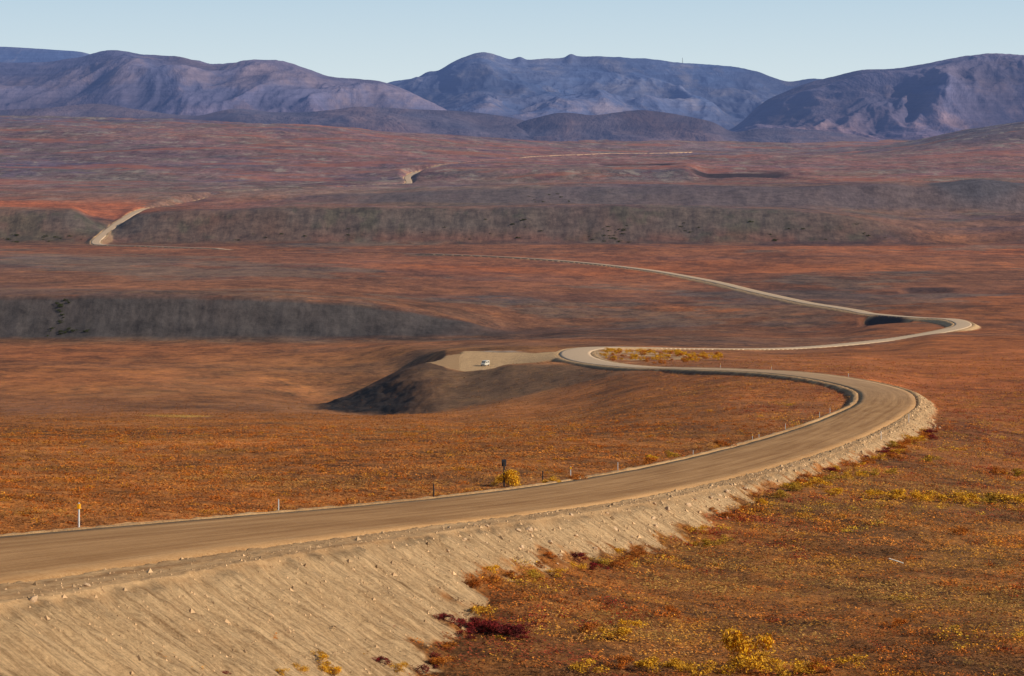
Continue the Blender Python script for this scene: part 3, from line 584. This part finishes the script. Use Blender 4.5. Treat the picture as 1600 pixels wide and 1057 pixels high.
def shrub_meshes(seed,n,w,h,leafs,mat,stemmat,ls=.05):
    r=np.random.default_rng(seed); lobes=[(r.normal()*w*.30,r.normal()*w*.30,h*r.uniform(.2,.8),r.uniform(.18,.38)) for _ in range(n)]
    def st(bm):
        for lx,ly,lz,lr in lobes: cyl(bm,(lx*.15,ly*.15,-.1),(lx,ly,lz),.014*h,.005*h,5)
    sm=mesh_from_bm("stems",st,stemmat)
    N=leafs*n; k=r.integers(0,n,N); L=np.array(lobes)[k]; u=r.normal(size=(N,3)); u/=np.linalg.norm(u,axis=1)[:,None]; rr=L[:,3]*r.random(N)**.45
    c=np.stack([L[:,0]+u[:,0]*rr*w,L[:,1]+u[:,1]*rr*w,np.maximum(L[:,2]+u[:,2]*rr*h*.9,.03)],1)
    V=np.zeros((N,3,3)); s=ls*max(w,h)*r.uniform(.6,1.4,N)
    for q in range(3):
        d=r.normal(size=(N,3)); d[:,2]*=.6; d/=np.linalg.norm(d,axis=1)[:,None]; V[:,q]=c+d*s[:,None]
    return sm,tri_mesh("foliage",V,None,mat)
M_stem=mat_plain("shrub_bark",(74,56,42))
M_wy=mat_leaf("yellow_willow_leaves",((240,178,36),(222,166,48),(184,130,40)))
M_wg=mat_leaf("olive_willow_leaves",((214,164,50),(188,146,46),(146,110,40)))
M_wr=mat_leaf("crimson_leaves",((144,36,36),(124,44,38),(88,36,32)))
M_wo=mat_leaf("orange_birch_leaves",((214,128,40),(192,104,36),(136,78,34)))
M_dg=mat_leaf("dark_alder_leaves",((84,90,56),(72,76,50),(58,62,42)))
SH={}
for nm,mt in (('y',M_wy),('g',M_wg),('r',M_wr),('o',M_wo),('d',M_dg)): SH[nm]=[shrub_meshes(11+i+ord(nm),6+i*2,1.3,.9,150,mt,M_stem,.05) for i in range(3)]
LB={'y':"golden yellow willow shrub on tundra",'g':"olive yellow willow shrub on tundra",'r':"dark crimson dwarf shrub at gravel edge",'o':"orange dwarf birch shrub on tundra",'d':"dark green alder shrub on a river bank"}
def shrub(px,y,kind,s,x=None,flat=1.0):
    if x is None: x=(px-800)/F*y
    sm,fm=random.choice(SH[kind])
    thing({'y':"willow_shrub",'g':"willow_shrub",'r':"dwarf_shrub",'o':"dwarf_shrub",'d':"alder_shrub"}[kind],(x,y,float(gz(x,y))-.03),[("stems",sm),("foliage",fm)],LB[kind],"shrub","shrubs on the tundra",rot=random.uniform(0,6.28),scale=s,flat=flat)
def yat(px,py,lo=95,hi=700):
    yy=np.linspace(lo,hi,900); zz=gz((px-800)/F*yy,yy); p=180+F*(EYE-zz)/yy
    return float(yy[np.argmin(np.abs(p-py))])
shrub(0,SIGN[1]+.6,'y',1.3,SIGN[0]+.3,flat=1.3); shrub(0,SIGN[1]+2,'y',.8,SIGN[0]-.5); shrub(0,SIGN[1]+1.4,'y',.9,SIGN[0]+.7)
shrub(1165,yat(1165,1050),'y',1.2,flat=1.9)
for px,py,kd,s in [(1150,1050,'y',1.1),(1180,1040,'y',1.0),(1195,1045,'y',.9),(1230,1056,'y',.9),(1090,1052,'y',.9),(1050,1050,'y',.8),(1010,1050,'y',.9),(970,1045,'o',.8),(920,1050,'y',.8),(1260,1050,'y',.8),(960,1000,'y',.9),(930,990,'o',.9),(985,985,'y',.8),(500,1030,'y',.5),(505,1045,'y',.55),(470,1050,'y',.45),(440,1052,'y',.35),(520,1052,'y',.5),(355,1050,'r',.3),
   (700,975,'r',.6),(720,980,'r',.7),(740,985,'r',.8),(755,990,'r',.8),(770,990,'r',.9),(785,995,'r',.8),(800,995,'r',.9),(815,1000,'r',.7),(735,1000,'r',.7),(690,1045,'o',.7),(655,1050,'r',.6),(600,1035,'r',.45),(620,1045,'y',.5),(850,890,'o',.8),(840,905,'g',.8),(870,900,'y',.7),(905,890,'y',.7),(940,885,'g',.7),
   (1105,855,'g',.9),(1130,850,'g',.8),(1165,800,'o',.9),(1190,790,'y',.8),(1215,778,'g',1.0),(1245,768,'g',1.2),(1270,760,'y',1.2),(1300,752,'g',1.3),(1330,748,'y',1.2),(1360,745,'g',1.2),(1395,742,'g',1.1),(1305,775,'y',1.0),(1365,780,'y',1.3),(1395,782,'y',1.4),(1425,782,'y',1.3),(1460,785,'y',1.4),(1485,786,'y',1.5),(1515,788,'y',1.4),(1545,788,'g',1.6),(1575,790,'y',1.5),(1595,788,'y',1.4),(1590,745,'g',1.5),(1560,742,'o',1.3),(1400,720,'o',1.2),(1450,722,'g',1.2),(1500,835,'o',.9),(1390,700,'g',1.3),(1420,695,'o',1.3),(1280,1050,'o',.8),(1330,1040,'y',.8),(1400,980,'o',.7),(1050,960,'o',.7),
   (1050,716,'g',1.2),(1010,728,'o',1.2),(1020,720,'y',.9),(900,752,'o',.9),(860,755,'y',.8),(1130,700,'o',1.3)]:
    shrub(px,yat(px,py),kd,s,flat=.8)
cnt=0
while cnt<75:
    j=random.randrange(60,len(RC))
    if not 112<RC[j,1]<420: continue
    for dd_ in np.arange(9,24,.4):
        x=RC[j,0]+RN[j,0]*dd_; y=RC[j,1]+RN[j,1]*dd_
        if gsample(gmask,np.array([x]),np.array([y]))[0]<.3 and gsample(gmask,np.array([x+.8*RN[j,0]]),np.array([y+.8*RN[j,1]]))[0]<.3:
            dd_+=random.uniform(-.1,1.6); x=RC[j,0]+RN[j,0]*dd_; y=RC[j,1]+RN[j,1]*dd_
            shrub(0,y,random.choice('rrooyo' if y<190 else 'oooyr'),random.uniform(.45,.95)*(y/150)**.4,x,flat=.75); break
    cnt+=1
for i in range(110):
    px=random.uniform(930,1130); y=random.uniform(1070,1240) if px<1010 else random.uniform(990,1240)
    x=(px-800)/F*y
    if gsample(DD,np.array([x]),np.array([y]))[0]<10: continue
    shrub(px,y,random.choice('yyyo'),random.uniform(0.9,2.2))
M_rock=mat_plain("pale_limestone",(196,160,120),.9,.35,3)
def rock_me(seed):
    def f(bm):
        bmesh.ops.create_icosphere(bm,subdivisions=2,radius=1); r=random.Random(seed)
        pl=[(Vector((r.gauss(0,1),r.gauss(0,1),r.gauss(0,1))).normalized(),r.uniform(.5,.85)) for _ in range(9)]
        for v in bm.verts:
            for n,dn in pl:
                q=v.co.dot(n)
                if q>dn: v.co-=n*(q-dn)
            v.co.z*=.75
    return mesh_from_bm("rock",f,M_rock)
RK=[rock_me(i) for i in range(5)]
def rock(x,y,s):
    o=bpy.data.objects.new("rock",random.choice(RK)); COL.objects.link(o); o.location=(x,y,float(gz(x,y))+s*.2); o.rotation_euler=(random.uniform(-.4,.4),random.uniform(-.4,.4),random.uniform(0,6.3)); o.scale=(s*random.uniform(.8,1.3),s,s*random.uniform(.7,1.1))
    tag(o,"pale angular rock on the gravel embankment","rock",None,"rocks on the gravel embankment")
for px,py,s in [(52,940,.2),(136,916,.14),(826,830,.28),(960,829,.28),(1043,797,.3),(1020,812,.2),(985,850,.2),(930,858,.2),(860,850,.22),(815,857,.18),(875,870,.2),(1075,790,.25),(1110,778,.25),(1135,770,.25),(1165,765,.25),(900,840,.18),(760,850,.14),(700,862,.12)]:
    rock((px-800)/F*yat(px,py,95,400),yat(px,py,95,400),s)
for i in range(110):
    j=random.randrange(60,len(RC)); 
    while not 150<RC[j,1]<480: j=random.randrange(60,len(RC))
    d=float(np.interp(RC[j,1],[150,235,500],[8.8,7.6,6.6]))+random.uniform(-.8,4.0); rock(RC[j,0]+RN[j,0]*d,RC[j,1]+RN[j,1]*d,random.uniform(.07,.2)*(RC[j,1]/200)**.5)
yp=yat(1400,889); xp=(1400-800)/F*yp
def plank(bm): box(bm,0,0,0,1.0,.13,.05,.01)
o=bpy.data.objects.new("wooden_plank",mesh_from_bm("plank",plank,M_wood)); COL.objects.link(o); o.location=(xp,yp,float(gz(xp,yp))+.5); o.rotation_euler=(.1,.22,-.5); tag(o,"bleached pale wooden plank lying on tundra","plank")
for cx,n,sp,ylo,yhi in [(960,22,16,4205,4280),(90,8,30,4200,4280),(20,6,20,4200,4280),(400,4,30,4215,4280),(560,4,60,4230,4300),(720,5,60,4220,4300),(830,5,30,4220,4300),(1080,5,30,4230,4300),(1230,8,40,4220,4300),(1340,5,25,4230,4300),(850,8,25,4820,4950)]:
    for i in range(n): shrub(random.gauss(cx,sp*.9),random.uniform(ylo,yhi),'d',random.uniform(2.2,5),flat=.6)
for i in range(22): shrub(random.gauss(92,11),random.uniform(1855,1900),'d',random.uniform(1.0,2.2))
# camper van
M_body=mat_plain("cream_vehicle_paint",(196,188,170),.4,.04); M_glass=mat_plain("dark_glass",(30,34,40),.15,.1); M_tyre=mat_plain("tyre_rubber",(28,27,26),.9); M_hub=mat_plain("wheel_hub",(150,150,150),.4); M_lamp=mat_plain("lamp_lens",(230,225,210),.2)
def vbody(bm):
    pr=[(-2.5,.45),(-2.5,1.95),(-2.35,2.2),(.9,2.2),(1.25,2.05),(1.75,1.3),(2.45,1.08),(2.55,.9),(2.55,.45)]
    A=[bm.verts.new((-.95,y,z)) for y,z in pr]; B=[bm.verts.new((.95,y,z)) for y,z in pr]
    bm.faces.new(A); bm.faces.new(B[::-1])
    for i in range(len(pr)): j=(i+1)%len(pr); bm.faces.new((A[i],B[i],B[j],A[j]))
    bmesh.ops.recalc_face_normals(bm,faces=bm.faces); bmesh.ops.bevel(bm,geom=list(bm.edges),offset=.06,segments=2,affect='EDGES')
def wheelm(m,r,w): return mesh_from_bm("w",lambda bm:cyl(bm,(-w/2,0,0),(w/2,0,0),r,r,20),m)
yv=1122; xv=(758-800)/F*yv
van=thing("camper_van",(xv,yv,float(gz(xv,yv))),[("body",mesh_from_bm("b",vbody,M_body))],"cream camper van parked on gravel turnout","van",rot=2.75,scale=.95)
def part(parent,nm,me,loc=(0,0,0),rot=(0,0,0)):
    o=bpy.data.objects.new(nm,me); COL.objects.link(o); o.parent=parent; o.location=loc; o.rotation_euler=rot; return o
part(van,"windshield",mesh_from_bm("g",lambda bm:box(bm,0,0,0,1.6,.02,.78),M_glass),(0,1.53,1.69),(-.98+.4,0,0))
part(van,"rear_window",mesh_from_bm("g",lambda bm:box(bm,0,0,0,1.4,.02,.6,.008),M_glass),(0,-2.515,1.5))
for sx in (-1,1):
    part(van,"side_window",mesh_from_bm("g",lambda bm:box(bm,0,0,0,.02,.9,.55,.008),M_glass),(sx*.96,.6,1.6))
    part(van,"side_window",mesh_from_bm("g",lambda bm:box(bm,0,0,0,.02,1.6,.5,.008),M_glass),(sx*.96,-1.1,1.6))
    part(van,"headlight",mesh_from_bm("g",lambda bm:box(bm,0,0,0,.3,.03,.2,.01),M_lamp),(sx*.7,2.56,.85))
    for sy in (-1.55,1.6):
        w=part(van,"wheel",wheelm(M_tyre,.36,.24),(sx*.86,sy,.36)); part(w,"hub",wheelm(M_hub,.18,.26))
gx,gy,gz_=MX; j=np.argmin(np.abs(gx[0]/gy[0]*F+800-1067)); i=np.argmax((gz_[:,j]-EYE)/gy[:,j])
def mast(bm):
    for a in range(3): cyl(bm,(4*math.cos(a*2.09),4*math.sin(a*2.09),-5),(1.5*math.cos(a*2.09),1.5*math.sin(a*2.09),38),.8,.6,5)
    for z in range(0,38,5): cyl(bm,(-3+z*.05,0,z),(3-z*.05,0,z),.4,.4,4)
    cyl(bm,(0,0,36),(0,0,48),.8,.4,5)
o=bpy.data.objects.new("radio_mast",mesh_from_bm("mast",mast,M_grey)); COL.objects.link(o); o.location=(gx[i,j],gy[i,j],gz_[i,j]); tag(o,"thin radio mast standing on mountain summit","mast")

# ---------------------------------------------------------------- light, sky, camera
EL=math.radians(26); AZ=math.radians(104)
sd_=Vector((math.sin(AZ)*math.cos(EL),math.cos(AZ)*math.cos(EL),math.sin(EL)))
sun=bpy.data.lights.new("sun",'SUN'); sun.energy=4.9; sun.angle=math.radians(.53); sun.color=(1,.92,.80)
so=bpy.data.objects.new("sun",sun); COL.objects.link(so); so.rotation_euler=sd_.to_track_quat('Z','Y').to_euler(); so.location=(50,0,400)
w=bpy.data.worlds.new("World"); scene.world=w; w.use_nodes=True; nt=w.node_tree
bg=nt.nodes['Background']; sk=nt.nodes.new('ShaderNodeTexSky'); sk.sky_type='NISHITA'; sk.sun_disc=False; sk.sun_elevation=EL; sk.sun_rotation=AZ; sk.altitude=900; sk.air_density=1.0; sk.dust_density=0.3; sk.ozone_density=1.5
tc=nt.nodes.new('ShaderNodeTexCoord'); sx=nt.nodes.new('ShaderNodeSeparateXYZ'); nt.links.new(tc.outputs['Generated'],sx.inputs[0])
rp=nt.nodes.new('ShaderNodeValToRGB'); nt.links.new(sx.outputs[2],rp.inputs[0])
cr=rp.color_ramp; cr.elements[0].position=0.0; cr.elements[1].position=0.06
a_=lin((218,230,232)); b_=lin((172,202,224)); cr.elements[0].color=(a_[0],a_[1],a_[2],1); cr.elements[1].color=(b_[0],b_[1],b_[2],1)
sc_=nt.nodes.new('ShaderNodeVectorMath'); sc_.operation='SCALE'; nt.links.new(rp.outputs[0],sc_.inputs[0]); sc_.inputs[3].default_value=10.0
mr_=nt.nodes.new('ShaderNodeMapRange'); nt.links.new(sx.outputs[2],mr_.inputs[0]); mr_.inputs[1].default_value=0.06; mr_.inputs[2].default_value=0.25; mr_.inputs[3].default_value=1; mr_.inputs[4].default_value=0
mx_=nt.nodes.new('ShaderNodeMix'); mx_.data_type='RGBA'; nt.links.new(mr_.outputs[0],mx_.inputs[0]); nt.links.new(sk.outputs[0],mx_.inputs[6]); nt.links.new(sc_.outputs[0],mx_.inputs[7])
nt.links.new(mx_.outputs[2],bg.inputs[0]); bg.inputs[1].default_value=.1
cam=bpy.data.cameras.new("camera"); co=bpy.data.objects.new("camera",cam); COL.objects.link(co); scene.camera=co
co.location=(0,0,EYE); co.rotation_euler=(math.radians(90),0,0); cam.lens=100; cam.sensor_width=36; cam.shift_y=-(528.5-180)/1600; cam.clip_start=.5; cam.clip_end=80000
scene.view_settings.view_transform='Standard'; scene.view_settings.look='None'; scene.view_settings.exposure=0
print("done",time.time()-T0)
